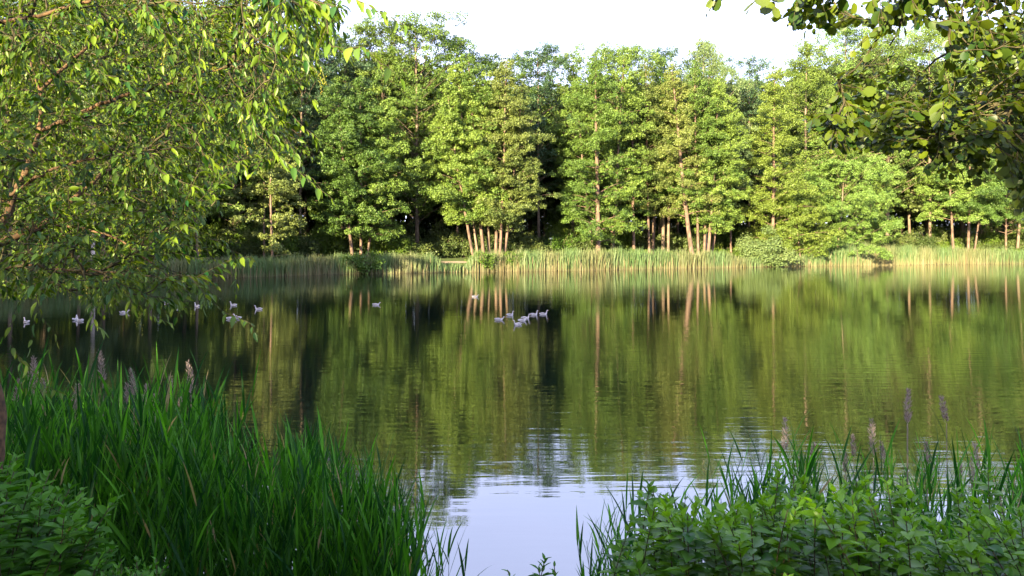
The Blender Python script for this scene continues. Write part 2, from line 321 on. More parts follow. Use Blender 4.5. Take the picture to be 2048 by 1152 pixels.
FT = [
 # px  off  topx topy cby  hw  style mat bark label
 (-120,8,-120,10,430,95,'round','oak','bark_dark','broad tree half out of view past the cherry branches',1),
 (20,8,15,40,440,85,'alder','alder','bark_dark','alder at the far bank behind the left rim of the cherry tree',1),
 (158,8,150,30,430,75,'alder','alder','bark','tall alder behind the cherry boughs, first of three pale trunks',1),
 (186,6,185,60,450,50,'birch','willow','bark_birch','slim pale birch behind the cherry boughs between two alders',1),
 (206,9,215,20,430,70,'alder','olive','bark','alder with olive crown behind the cherry boughs beside the pale birch',1),
 (300,8,300,30,430,85,'alder','oak','bark_dark','dark alder seen only through gaps in the cherry leaves',1),
 (395,9,390,50,420,80,'alder','alder','bark_dark','alder behind the outer cherry twigs, next to the thin open tree',1),
 (545,5,541,225,500,80,'alder','olive','bark','thin open tree with bare tiered branches rising from the reeds',.42),
 (528,9,526,170,440,70,'alder','olive','bark_dark','slender tree close behind the thin open tree with bare branches',.5),
 (707,7,675,165,440,68,'alder','alder','bark','alder leaning towards the thin open tree, outer trunk of the trio',1),
 (722,8,722,150,450,70,'alder','alder','bark','straight middle alder of the trio with trunks close together',1),
 (731,9,775,195,455,70,'alder','alder','bark','alder of the trio whose crown spreads over the dark gap',1),
 (950,6,893,165,430,62,'alder','alder','bark','slim leaning alder at the outer edge of the seven trunk clump',1),
 (958,8,915,120,420,64,'alder','alder','bark_dark','tall alder second in the seven trunk clump with the bright crown',1),
 (969,7,938,105,430,62,'alder','alder','bark','third alder of the seven trunk clump, topped by a thin spire',.8),
 (979,8,968,140,430,50,'alder','alder','bark_dark','thin middle alder of the seven trunk clump by the bright bush',.8),
 (991,7,1000,150,440,56,'alder','olive','bark','dark forked alder in the seven trunk clump',.9),
 (999,5,1014,110,430,58,'alder','olive','bark','pale straight alder standing nearest the water in the seven trunk clump',.9),
 (1006,6,1044,165,450,62,'alder','olive','bark','alder with olive crown closing the seven trunk clump by the dark gap',1),
 (1188,13,1150,150,450,64,'alder','alder','bark_dark','alder half hidden behind the thick mottled trunk',1),
 (1197,8,1192,112,470,80,'alder','alder','bark','alder with the thickest mottled trunk beside the dark gap',1.1),
 (1223,10,1248,100,450,68,'alder','alder','bark','alder with a dark straight trunk next to the thick mottled one',1),
 (1268,13,1262,150,410,50,'alder','alder','bark','first thin orange trunk in the shady stand by the bench',.8),
 (1299,12,1290,115,410,56,'alder','olive','bark','orange trunk of the shady stand with a light crown top',.9),
 (1305,15,1318,130,400,50,'alder','alder','bark','thin trunk close behind an orange one in the shady stand',.8),
 (1326,15,1330,110,400,50,'alder','alder','bark_dark','dark leaning trunk in the shady stand by the bench',.8),
 (1336,13,1342,140,400,50,'alder','olive','bark_dark','straight dark trunk of the shady stand closest to the bench',.8),
 (1386,6,1345,125,420,58,'alder','olive','bark','thick alder leaning over the wooden bench',.95),
 (1397,7,1388,120,430,56,'alder','alder','bark','straight alder beside the leaning one by the bench',.95),
 (1408,8,1418,140,440,54,'alder','alder','bark','third alder in the row past the bench, thin reddish trunk',.9),
 (1415,6,1440,150,450,56,'alder','alder','bark','fourth alder in the row past the bench',.9),
 (1421,8,1462,190,450,50,'alder','alder','bark','slim trunk ending the row past the bench, small low crown',.9),
 (1462,10,1458,230,400,46,'birch','willow','bark','crooked orange trunk under drooping twigs before the dark gap',.9),
 (1545,5,1548,128,505,92,'cone','beech','bark','bright cone shaped tree leafed down to the willow bush',1.3),
 (1602,3,1590,385,520,66,'round','beech','bark_dark','low round tree filling the side of the bright cone shaped tree',1),
 (1672,3,1690,325,520,92,'round','maple','bark_dark','spreading fresh green maple over the straw coloured reeds',1.2),
 (1742,8,1738,335,480,58,'round','maple','bark_dark','smaller maple beside the dark opening in the wood',1),
 (1908,7,1895,300,425,66,'alder','maple','bark','leaning pale trunk under the hanging alder leaves',1),
 (1936,6,1940,280,420,78,'alder','alder','bark','thickest pale trunk among the reeds under the hanging alder leaves',1),
 (1946,7,1975,320,430,60,'alder','maple','bark','thin pale trunk leaning away from the thickest one in the reeds',1),
 (2012,10,2010,210,450,75,'alder','alder','bark','reddish forked trunk near the rim of the view past the pale trio',1),
 (2034,11,2050,190,450,75,'alder','olive','bark_dark','dark trunk behind the reddish forked one',1),
 (2140,8,2140,150,460,90,'alder','alder','bark','alder past the rim of the view on the far bank',1),
]
for (px,off,ptx,pty,cby,hw,st,mt,bk,lab,dn) in FT:
    nm = {'alder':'alder_tree','birch':'birch_tree','cone':'conical_tree','round':'broadleaf_tree'}[st]
    hero(px,off,ptx,pty,cby,hw,st,mt,bk,lab,int(40000*dn*(hw/62)**1.2), sparse=max(.5, dn) if dn < .7 else 1, name=nm)
BT = [
 (-60,22,-60,-20,250,110,'round','oak','tall dark oak behind the cherry leaves at the rim of the view'),
 (90,24,90,0,250,105,'round','oak','tall oak behind the densest cherry leaves'),
 (250,24,250,-15,250,105,'round','oak','tall oak behind the pale birch and its alders'),
 (370,26,365,25,250,80,'round','blue','bluish tall tree showing through the cherry leaf gaps'),
 (470,24,470,15,260,90,'round','oak','tall oak whose top meets the outer cherry twigs'),
 (600,20,602,72,300,75,'round','blue','dark bluish tree standing over the thin open tree'),
 (690,25,690,80,280,70,'round','blue','bluish green tree beside the great oak'),
 (765,24,765,55,300,62,'round','oak','flank of the great oak nearest the hanging cherry tips'),
 (835,20,832,44,330,92,'round','oak','great oak with gnarled dark limbs above the dark gap'),
 (915,22,912,78,300,52,'round','oak','round oak crown between the great oak and the clump spire'),
 (1000,22,1000,112,300,55,'round','oak','darker crown behind the seven trunk clump'),
 (1078,22,1075,100,300,60,'round','blue','dark round crown in the dip between clump and mottled trunk'),
 (1145,24,1148,104,300,55,'round','oak','small dark crown tip before the tall mottled trunk alder'),
 (1235,22,1235,92,300,72,'round','alder','tall light crown crowning the middle of the far bank'),
 (1320,24,1320,100,300,55,'round','blue','shaded crown between light crown and weeping birch'),
 (1412,16,1408,74,300,66,'birch','willow','weeping birch with drooping grey green twigs above the row'),
 (1498,22,1498,116,330,50,'round','blue','narrow dark crown in the gap before the bright cone'),
 (1608,16,1612,72,330,78,'cone','beech','yellow green beech top above the bright cone'),
 (1690,18,1690,48,330,78,'round','maple','blue green maple crown behind the hanging alder sprays'),
 (1775,20,1775,70,330,75,'round','beech','yellow green crown seen between alder sprays'),
 (1860,20,1860,60,330,80,'round','alder','tall crown behind the pale trunk trio'),
 (1960,22,1960,50,330,85,'round','maple','tall maple crown behind the densest alder leaves'),
 (2060,22,2060,40,330,90,'round','oak','tall oak crown at the rim of the view behind alder leaves'),
]
protos = []
for (px,off,ptx,pty,cby,hw,st,mt,lab) in BT:
    o = hero(px,off,ptx,pty,(cby+435)//2 if hw < 90 else 425,hw,st,mt,'bark_dark' if st != 'birch' else 'bark_birch',lab,int(38000*(hw/62)**1.2),.235,1.0,{'birch':'birch_tree','cone':'beech_tree','round':'forest_tree'}[st],wide=1.6)
    protos.append((o, px))
# filling rows of the wood behind, copies of a few crowns
fillers = []
for sd_, st, mt in ((11,'round','wall'),(12,'alder','wall'),(13,'round','wall'),(14,'alder','oak')):
    tr, cr = crown(sd_, 21, .2, 5.6, st, 16000, .36, (.3,.2))
    fillers.append((tr.mesh('trunk', M['bark_dark'], True), cr.mesh('crown', M[mt])))
def filler(k, x, y, z, rz, s, label, group, name='forest_tree'):
    root = obj(name, None, loc=(x, y, z)); root.rotation_euler = (0,0,rz); root.scale = s; tag(root, label, 'tree', group)
    obj('trunk', fillers[k][0], root); obj('crown', fillers[k][1], root)
rd = random.Random(5)
for row, (off, step, sc) in enumerate(((31,52,1.0),(42,58,1.1),(55,66,1.15))):
    for px in np.arange(-420+row*20, 2560, step):
        D = float(shore(px))+off+rd.uniform(-3,3); q = px+rd.uniform(-12,12); x = (q-1024)/FPX*D; z0 = float(ground(x, D))
        top = np.interp(q, [-420,300,480,620,700,760,900,960,1130,1250,1340,1420,1500,1600,1700,2560],[10,10,40,100,110,80,100,150,140,120,140,110,150,110,80,70])+25
        H = CAM_H+(HY-top)/FPX*D-z0; s = H/21*rd.uniform(.86,1.0)
        filler(rd.randrange(4), x, D, z0, rd.uniform(0,6.28), (s*sc,s*sc,s), 'shaded tree deep in the wood behind the front rows', 'trees deep in the far wood')

# ------------------------------------------------------------------ understorey of the far bank
def bush_mesh(seed, w, h, nl, size, mat):
    r = rng(seed); st = Geo(); cr = Geo(); cen = []
    for k in range(16):
        az = k*2.4+r.random(); L = w*(.3+.7*r.random()); e = np.array([math.cos(az)*L, math.sin(az)*L, h*(.35+.65*r.random())*(1-.35*(L/w)**2)])
        pts = bez(np.array([0,0,0.]), np.array([e[0]*.2, e[1]*.2, e[2]*.8]), e, 6); tube(st, pts, np.linspace(.03,.008,6), 4, cap=False)
        for w_ in (.45,.62,.78,.92,1.03): cen.append(pts[0]*0+bez(pts[0], pts[2], pts[-1], 3)[0]+(e*w_)+r.normal(size=3)*.2)
    cen = np.array(cen); cen[:, 2] = np.maximum(cen[:, 2], .2); rad = (.28+.3*r.random(len(cen)))*(w/1.6)
    leaves_cloud(cr, cen, rad, .7, np.full(len(cen), nl//len(cen)), size, r)
    return st.mesh('stem', M['bark_dark'], True), cr.mesh('foliage', M[mat])
BM = [bush_mesh(31,1.8,2.2,2600,.17,'shrub_far'), bush_mesh(32,2.4,3.2,3600,.2,'shrub_far'), bush_mesh(33,2.2,2.6,3000,.2,'wall')]
def bush(k, px, off, s, label, group=None, name='shrub', sz=None):
    D = float(shore(px))+off; x = (px-1024)/FPX*D
    root = obj(name, None, loc=(x, D, float(ground(x, D))-.05)); root.scale = (s, s, sz or s); root.rotation_euler = (0,0,px*.7); tag(root, label, 'shrub', group)
    obj('stem', BM[k][0], root); obj('foliage', BM[k][1], root)
for px, off, s, lab in ((730,.2,1.5,'bright leafy bush in the reeds at the foot of the alder trio'),(968,.9,1.35,'bright bush round the feet of the seven trunk clump'),
        (1022,1.4,1.3,'yellow green bush beside the palest trunk of the seven trunk clump'),(1148,7,.9,'leafy bush at the dark gap before the mottled trunk'),
        (1212,9.6,.75,'small bush behind the thick mottled trunk'),(1240,9.5,.8,'bush between the dark trunk and the shady stand'),(1258,10,.8,'sunlit bush at the first thin orange trunk'),
        (1285,9.5,.7,'low bush under the orange trunks'),(1340,9,.6,'low bush just before the bench'),(1440,10,.8,'bright bush past the slim trunk ending the row'),(1478,10,.85,'low bright bush under the crooked trunk'),
        (1960,4,.8,'dark green bush at the foot of the pale trunk trio'),(1990,8,.9,'yellow green bush past the pale trunk trio'),(2030,9,.8,'yellow bush near the rim of the view in the far reeds')):
    bush(0 if s < .95 else 1 if px not in (968,1022,730) else 0, px, off, s, lab)
rd = random.Random(9)
for row in range(3):
    for px in np.arange(-400+row*13, 2560, 40 if row else 46):
        if 1240 < px < 1500 and row == 0: continue
        if row == 0 and (1740 < px < 1850): continue
        bush(rd.choice((1,2,2)), px+rd.uniform(-8,8), (13,20,28)[row]+rd.uniform(-1,1), rd.uniform(1.0,1.5), 'understorey shrub in the shade of the far wood', 'understorey shrubs of the far wood', sz=rd.uniform(1,1.5)*(1,1.3,1.7)[row])
wl = bush_mesh(41,2.5,2.4,17000,.13,'willow')
D = float(shore(1528))+1.0; x = (1528-1024)/FPX*D
root = obj('willow_bush', None, loc=(x, D, .2)); root.scale = (2.4,1.7,2.2); tag(root, 'rounded grey green willow bush hanging over the waterline', 'shrub')
obj('stem', wl[0], root); obj('foliage', wl[1], root)

# ------------------------------------------------------------------ far reed bed
def far_reeds():
    r = rng(77); g = Geo()
    N = 42000; px = r.uniform(-500, 2500, N); off = r.uniform(-.5, 3.0, N)
    topy = np.interp(px, [-500,0,400,600,690,860,890,930,950,1100,1200,1450,1480,1600,1640,1700,1900,2048,2500], [514,512,512,509,505,504,526,526,500,496,494,499,512,512,495,483,491,495,490])
    D = shore(px)+off; x = (px-1024)/FPX*D; z0 = np.maximum(ground(x, D), -.2)
    H = CAM_H+(HY-topy)/FPX*D-z0
    clump = .5+.5*np.sin(px*.11)*np.sin(px*.043+2)
    H = H*(.62+.46*r.random(N))*(.86+.14*clump+.12*np.sin(px*.31+off)*np.sin(px*.173))
    kind = r.random(N); old = (kind < np.interp(px, [0,600,1000,1200,1500,1600,2048], [.3,.22,.26,.22,.18,.3,.26])) & (off < 1.4)
    H = np.where(old, H*r.uniform(.3,.85,N), H)
    w = r.uniform(.022,.05,N)
    lean = r.normal(size=(N,2))*.09
    az = r.uniform(0, math.pi, N); side = np.stack([np.cos(az), np.sin(az)*.5, np.zeros(N)], -1)
    ts = np.array([0,.25,.6,1.0]); ws = np.array([.8,.9,1.1,.05])
    v = np.zeros((N,4,2,3)); a = np.zeros((N,4,2))
    for i, t in enumerate(ts):
        c = np.stack([x+lean[:,0]*H*t*t, D+lean[:,1]*H*t*t, z0+H*t], -1)
        v[:, i, 0] = c-side*(w*ws[i])[:, None]; v[:, i, 1] = c+side*(w*ws[i])[:, None]
        a[:, i] = np.where(old, .05+.1*r.random(N), [.42,1.,1.,1.][i]*(.55+.25*r.random(N)+.2*np.sin(px*.05+2*np.sin(px*.017))))[:, None]
    b = np.arange(N)[:, None]*8; f = np.concatenate([np.stack([b+2*i, b+2*i+1, b+2*i+3, b+2*i+2], -1) for i in range(3)], 1).reshape(-1,4)
    g.add(v.reshape(-1,3), f4=f, a=a.reshape(-1))
    # side leaves
    K = 60000; q = r.integers(0, N, K); q = q[~old[q]]; K = len(q)
    h = r.uniform(.35,.95,K); p = np.stack([x[q]+lean[q,0]*H[q]*h*h, D[q]+lean[q,1]*H[q]*h*h, z0[q]+H[q]*h], -1)
    az = r.uniform(0, 6.28, K); dr = np.stack([np.cos(az)*.55, np.sin(az)*.55, np.full(K,.75)], -1); L = r.uniform(.3,.6,K)[:, None]
    sd2 = unit(np.cross(dr, np.array([0,0,1.])))*.022
    tip = p+dr*L; tip[:, 2] -= L[:, 0]*.15
    g.add(np.stack([p, p+dr*L*.4+sd2, tip, p+dr*L*.4-sd2], 1).reshape(-1,3), f4=np.arange(K*4).reshape(-1,4), a=np.repeat(.6+.4*r.random(K),4))
    return g.mesh('reed_bed', M['reed_far'])
tag(obj('far_reed_bed', far_reeds()), 'green reeds with straw coloured feet lining the far waterline', 'reeds', kind='stuff')

# ------------------------------------------------------------------ bench and post on the far bank
def boxg(g, c, s, a=.5):
    c = np.array(c, float); s = np.array(s, float)/2
    v = [c+s*np.array([i,j,k]) for i in (-1,1) for j in (-1,1) for k in (-1,1)]
    g.add(v, f4=[[0,1,3,2],[4,6,7,5],[0,4,5,1],[2,3,7,6],[0,2,6,4],[1,5,7,3]], a=a)
D = float(shore(1368))+7.6; x = (1366-1024)/FPX*D; z0 = float(ground(x, D))
root = obj('park_bench', None, loc=(x, D, z0)); root.rotation_euler = (0,0,R(4)); tag(root, 'plain wooden bench under the leaning alder by the path', 'bench')
g = Geo()
for i in range(3): boxg(g, (0,-.12+.14*i,.46), (1.7,.12,.045))
obj('seat', g.mesh('seat', M['wood']), root)
g = Geo()
for i in range(2): boxg(g, (0,.27+.02*i,.68+.16*i), (1.7,.04,.12))
obj('backrest', g.mesh('backrest', M['wood']), root)
for sx in (-.65,.65):
    g = Geo(); boxg(g, (sx,-.1,.22), (.08,.08,.44)); boxg(g, (sx,.22,.44), (.08,.07,.88)); boxg(g, (sx,.06,.415), (.07,.3,.05)); obj('leg', g.mesh('leg', M['metal']), root)
D = float(shore(1102))+12; p = P(1102, 478, D); z0 = float(ground(p[0], D))
root = obj('lamp_post', None, loc=(p[0], D, z0)); tag(root, 'slim dark post with a white head in the dark gap between trees', 'lamp post')
g = Geo(); tube(g, [(0,0,-.1),(0,0,1.0),(0,0,p[2]-z0)], [.06,.05,.045], 8); obj('pole', g.mesh('pole', M['metal'], True), root)
g = Geo(); tube(g, [(-.34,0,p[2]-z0+.04),(-.3,0,p[2]-z0+.06),(.3,0,p[2]-z0+.06),(.34,0,p[2]-z0+.04)], [.05,.12,.12,.05], 8); obj('lamp_head', g.mesh('lamp_head', M['white'], True), root)

# ------------------------------------------------------------------ trees on the near bank behind and beside the viewer (they cast the shade)
ca, sa = math.cos(R(SUN_AZ)), math.sin(R(SUN_AZ))
def behind(u, v_, H, k, w=1.0, label='tree on the near bank behind the viewer', dense=1):
    x = u*ca+v_*sa; y = -u*sa+v_*ca; z0 = float(ground(x, y)); s = (H-z0)/21
    filler(k, x, y, z0, u*1.7, (s*w, s*w, s), label, 'trees on the near bank behind the viewer')
rd = random.Random(3)
for u in np.arange(-114, -61, 4.2):
    for r_ in (0, 1): behind(u+rd.uniform(-1,1), -4-7*r_, rd.uniform(19.5,22.5), rd.randrange(4), 1.15)
for u in np.arange(-62, -11.5, 4.5):
    for r_ in (0, 1): behind(u+rd.uniform(-.6,.6), -13-7*r_, rd.uniform(16,18.5), rd.randrange(4), 1.2)
for u in (3.75, 8.2, 13.5, 18, 22.5, 27, 32):
    for r_ in (0, 1): behind(u+rd.uniform(-.4,.4), -13-7*r_, rd.uniform(15,17), rd.randrange(4), 1.05)
for u in np.arange(-12, 2.5, 1.9):  # unseen hedge, added and sized to shade the low cherry leaves and reeds
    x = u*ca-12*sa; y = -u*sa-12*ca
    root = obj('shrub', None, loc=(x, y, float(ground(x, y)))); root.scale = (1.1,1.1,1.8); root.rotation_euler = (0,0,u); tag(root, 'tall shrub of the unseen hedge added behind the viewer to cast shade', 'shrub', 'shrubs of the added shade hedge behind the viewer')
    obj('stem', BM[1][0], root); obj('foliage', BM[1][1], root)

# ------------------------------------------------------------------ near leaves
def leaf_template(kind):
    if kind == 'cherry': t = [0,.18,.42,.7,1]; w = [0,.15,.195,.13,0]; curl = .22; fold = .10
    if kind == 'ovate': t = [0,.15,.4,.7,1]; w = [0,.20,.29,.19,0]; curl = .16; fold = .10
    if kind == 'alder': t = [0,.16,.45,.78,1]; w = [.04,.31,.43,.40,.16]; curl = .08; fold = .07
    v = []; 
    for a, b in zip(t, w): v += [(a,-b,b*fold*3-curl*a*a),(a,0,-curl*a*a-(0.03 if kind != 'alder' or a < 1 else 0)),(a,b,b*fold*3-curl*a*a)]
    v = np.array(v, float)
    if kind == 'alder': v[13, 0] = .93
    f = []
    for i in range(4): f += [(3*i,3*i+1,3*i+4,3*i+3),(3*i+1,3*i+2,3*i+5,3*i+4)]
    return v, np.array(f)
LT = {k: leaf_template(k) for k in ('cherry','ovate','alder')}
def put_leaves(g, kind, pos, dirs, nrm, size, var, aspect=1.0):
    v, f = LT[kind]; pos = np.asarray(pos); N = len(pos)
    x = unit(np.asarray(dirs)); z = np.asarray(nrm); z = unit(z-(z*x).sum(1, keepdims=True)*x); y = np.cross(z, x)
    s = np.asarray(size)[:, None, None]; asp = np.broadcast_to(np.asarray(aspect, float), (N,))[:, None, None]
    V = pos[:, None]+s*(v[None, :, 0:1]*x[:, None]+asp*v[None, :, 1:2]*y[:, None]+v[None, :, 2:3]*z[:, None])
    F = (f[None]+np.arange(N)[:, None, None]*len(v)).reshape(-1, 4)
    g.add(V.reshape(-1, 3), f4=F, a=np.repeat(var, len(v)))

def grow(seed, mains, tips, leaf, lsize, spacing=.042, leafy=.38, r_tip=.0009, droop=.08, zvar=None):
    """grows twigs from the main limbs to every tip, nearest first; returns wood, leaves and twig ends"""
    r = rng(seed); nodes = []; ndir = []; nb_ = []; branches = []
    for pts, rad in mains:
        pts = np.array(pts); seg = np.linalg.norm(np.diff(pts, axis=0), axis=1); L = np.concatenate([[0], np.cumsum(seg)]); m = max(4, int(L[-1]/.07))
        tt = np.linspace(0, L[-1], m); q = np.stack([np.interp(tt, L, pts[:, i]) for i in range(3)], -1)
        q = np.concatenate([q[:1], (q[:-2]+q[1:-1]*2+q[2:])/4, q[-1:]])
        q[1:-1] += r.normal(size=(m-2, 3))*.006
        branches.append(dict(p=q, par=-1, n=0, rad=np.interp(tt, L, np.array(rad)), L=L[-1]))
        dq = unit(np.gradient(q, axis=0)); nodes.append(q); ndir.append(dq); nb_.append(np.full(m, len(branches)-1))
    base = np.concatenate(nodes)
    dist = np.array([np.min(np.linalg.norm(base-t, axis=1)) for t in tips]); order = np.argsort(dist)
    cap = 260000; NP = np.zeros((cap, 3)); ND = np.zeros((cap, 3)); NB = np.zeros(cap, int); cnt = 0
    for a, b, c in zip(nodes, ndir, nb_): NP[cnt:cnt+len(a)] = a; ND[cnt:cnt+len(a)] = b; NB[cnt:cnt+len(a)] = c; cnt += len(a)
    for oi in order:
        t = tips[oi]; dv = t-NP[:cnt]; dd = np.linalg.norm(dv, axis=1)
        cosang = (dv*ND[:cnt]).sum(1)/np.maximum(dd, 1e-6)
        cost = dd*(1.25-.45*cosang)+np.where(dd < .12, 1, 0); j = int(np.argmin(cost)); q = NP[j].copy(); L = dd[j]
        if L < .05: continue
        c = q+(ND[j]*.35+dv[j]/L*.25+np.array([0, 0, .12+droop*.5]))*L*.75
        m = max(4, int(L/.055)); pts = bez(q, c, t, m); pts[1:] += r.normal(size=(m-1, 3))*.004
        bi = len(branches); branches.append(dict(p=pts, par=NB[j], n=0, rad=None, L=L))
        k = NB[j]
        while k >= 0: branches[k]['n'] += 1; k = branches[k]['par']
        if cnt+m-1 < cap:
            NP[cnt:cnt+m-1] = pts[1:]; ND[cnt:cnt+m-1] = unit(np.gradient(pts, axis=0))[1:]; NB[cnt:cnt+m-1] = bi; cnt += m-1
    wood = Geo(); lv = Geo(); twig = Geo(); LP=[]; LD=[]; LN=[]; LS=[]; LV=[]; ends=[]
    for b in branches:
        p = b['p']
        if b['rad'] is not None: tube(wood, p, b['rad'], 10 if b['rad'].max() > .02 else 6); continue
        r0 = min(.012, r_tip*(1.5+b['n'])**.5*1.3); tube(twig, p, np.linspace(r0, r_tip*.7, len(p)), 4, cap=False)
        L = b['L']; s0 = max(.0, L-leafy) if b['n'] < 6 else L*.6
        ss = np.arange(s0+.02, L+.001, spacing); tt = np.linspace(0, L, len(p)); side0 = r.choice([-1, 1])
        tg = unit(np.gradient(p, axis=0)); bvar = r.random(); ends.append((p[-1], tg[-1]))
        for k, s in enumerate(ss):
            q = np.array([np.interp(s, tt, p[:, i]) for i in range(3)]); t = tg[min(len(p)-1, int(s/L*(len(p)-1)))]
            h = np.cross(t, [0, 0, 1.]); h = h/max(np.linalg.norm(h), 1e-6)
            last = (k == len(ss)-1)
            d = t*(.55+.3*r.random())+h*side0*(-1)**k*(0 if last else .75)+np.array([0, 0, -.35-.35*r.random()-droop])+r.normal(size=3)*.16
            LP.append(q); LD.append(d); LN.append(np.array([0, 0, 1.])+r.normal(size=3)*.38+h*side0*(-1)**k*.25)
            LS.append(lsize*(.45+.8*r.random()**1.2)*(1 if s < L-.05 else .7)*(1.2 if q[1] < 3.05 and leaf == 'cherry' else 1)); LV.append(np.clip(.45*bvar+.6*r.random()-.05, 0, 1))
    put_leaves(lv, leaf, LP, LD, LN, LS, np.array(LV))
    return wood, twig, lv, ends

def inside(poly, x, y):
    c = np.zeros(len(x), bool); n = len(poly); j = n-1
    for i in range(n):
        xi, yi = poly[i]; xj, yj = poly[j]
        k = ((yi > y) != (yj > y)) & (x < (xj-xi)*(y-yi)/((yj-yi) or 1e-9)+xi); c ^= k; j = i
    return c
def scatter(r, poly, n, D0, D1):
    poly = np.array(poly, float); lo = poly.min(0); hi = poly.max(0); out = []
    while len(out) < n:
        x = r.uniform(lo[0], hi[0], 4000); y = r.uniform(lo[1], hi[1], 4000); D = r.uniform(D0, D1, 4000)
        ok = inside(poly, x, y)
        hole = np.sin(x*.021+2*np.sin(y*.013))*np.sin(y*.024+1.5*np.sin(x*.017)+D*.8); ok &= (hole > -.55) | (r.random(4000) < .3)
        for a, b, c in zip(x[ok], y[ok], D[ok]): out.append(P(a, b, c))
    return out[:n]

# cherry tree at the near bank, boughs over the water
r = rng(21)
zb = float(ground(-3.1, 4.2))
def Q(l): return [P(*a) for a in l]
mains = [
 ([(-3.1,4.15,zb-.15),P(-16,1000,4.2),P(-6,860,4.2),P(-22,740,4.25),P(-50,600,4.35),P(-70,520,4.5)],[.085,.07,.062,.06,.058,.055]),
 (Q([(-70,520,4.5),(-20,492,4.6),(60,462,4.7),(110,435,4.8),(150,400,4.9),(182,366,5.0),(240,330,5.2),(300,318,5.4)]),[.042,.035,.03,.026,.022,.018,.012,.006]),
 (Q([(-70,520,4.5),(-15,470,4.6),(12,430,4.7),(35,370,4.8),(62,310,4.85),(80,262,4.9),(82,220,4.95),(80,182,5.0)]),[.04,.034,.03,.027,.024,.021,.018,.017]),
 (Q([(80,182,5.0),(125,140,5.05),(160,105,5.1),(205,72,5.2),(250,35,5.3),(295,10,5.4),(380,-60,5.6)]),[.017,.016,.015,.014,.012,.011,.006]),
 (Q([(80,182,5.0),(66,140,5.0),(50,90,5.1),(20,20,5.1)]),[.011,.009,.008,.005]),
 (Q([(80,262,4.9),(125,242,4.7),(170,222,4.6),(220,202,4.5),(262,186,4.4),(310,175,4.3),(400,150,4.1),(480,120,3.9)]),[.017,.016,.015,.014,.012,.010,.007,.004]),
 (Q([(-30,430,4.6),(45,372,4.5),(105,338,4.3),(180,318,4.1),(300,310,3.8)]),[.014,.012,.010,.007,.003]),
 (Q([(-70,520,4.5),(-20,545,4.2),(60,530,4.0),(150,540,3.8),(240,545,3.6)]),[.014,.010,.008,.005,.003]),
 (Q([(60,462,4.7),(140,450,4.6),(220,470,4.5),(300,520,4.4),(370,580,4.3)]),[.012,.010,.008,.006,.003]),
 (Q([(-60,60,4.0),(50,35,3.8),(110,22,3.7),(180,-4,3.6),(300,-40,3.4),(450,-70,3.1),(560,-40,2.9),(640,10,2.75)]),[.014,.012,.011,.010,.009,.007,.005,.003]),
 (Q([(182,366,5.0),(260,372,5.2),(330,395,5.4),(400,430,5.6)]),[.011,.008,.006,.003]),
 (Q([(310,175,4.3),(400,190,4.4),(480,215,4.5),(560,262,4.6),(590,300,4.6)]),[.008,.007,.006,.004,.002]),
]
poly_a = [(-260,-200),(660,-200),(690,20),(640,90),(660,160),(600,170),(560,200),(590,270),(560,330),(500,350),(430,400),(400,470),(330,520),(250,600),(120,590),(0,600),(-260,600)]
tips = scatter(r, poly_a, 15000, 3.3, 9.0)
tips += scatter(r, [(430,440),(520,520),(470,560),(380,600),(240,640),(120,600),(300,520)], 110, 3.6, 5)
tips += scatter(r, [(540,180),(620,230),(650,330),(600,360),(560,300)], 30, 3.8, 5)
tips += scatter(r, [(500,0),(700,0),(690,110),(560,140)], 110, 2.6, 4)
tips += scatter(r, [(150,560),(420,540),(470,600),(330,640),(180,640)], 130, 3.4, 4.6)
for a in ((700,-10,2.6),(735,18,2.55),(770,32,2.5),(808,52,2.45),(690,95,2.6),(725,90,2.55),(760,125,2.5),(803,158,2.45),(640,215,3.6),(655,300,3.8),(620,355,3.4),(650,385,3.2),(668,400,3.1),
          (450,490,4.2),(490,515,4.1),(515,528,4.0),(400,600,3.6),(450,625,3.5),(485,640,3.4),(513,662,3.3),(180,630,3.3),(210,662,3.2),(75,620,3.4),(92,640,3.3),(40,600,3.6),(350,645,3.4),(300,625,3.5),(440,575,3.9),(470,590,3.9),
          (120,690,3.3),(60,700,3.4),(20,690,3.6),(90,770,3.6),(50,780,3.6),(125,790,3.5)):
    tips.append(P(*a))
wood, twig, lv, ends = grow(5, [(p, [q*.78 for q in w]) for p, w in mains], tips, 'cherry', .060, spacing=.032)
root = obj('cherry_tree', None, loc=(0,0,0)); tag(root, 'bird cherry with sunlit drooping leaves reaching over the water', 'tree')
obj('trunk', wood.mesh('trunk', M['bark_cherry'], True), root); obj('twigs', twig.mesh('twigs', M['bark_twig'], True), root)
obj('leaves', lv.mesh('leaves', M['cherry'], True), root)
g = Geo(); oc = np.array([[1,0,0],[-1,0,0],[0,1,0],[0,-1,0],[0,0,1],[0,0,-1]], float); of = np.array([[0,2,4],[2,1,4],[1,3,4],[3,0,4],[2,0,5],[1,2,5],[3,1,5],[0,3,5]])
for k in r.choice(len(ends), 300, replace=False):
    p, t = ends[k]; d = unit(t*.4+np.array([0,0,-.5])+r.normal(size=3)*.35); L = r.uniform(.06,.12)
    q = bez(p, p+d*L*.5, p+d*L*.7+np.array([0,0,-.4*L]), 6); tube(g, q, .0009, 3, a=.2, cap=False)
    for w in range(11):
        c = q[min(5, 1+w//2)]+r.normal(size=3)*.006; g.add(c+oc*.0036, f3=of, a=r.random())
obj('fruit_clusters', g.mesh('fruit_clusters', M['berry'], True), root)

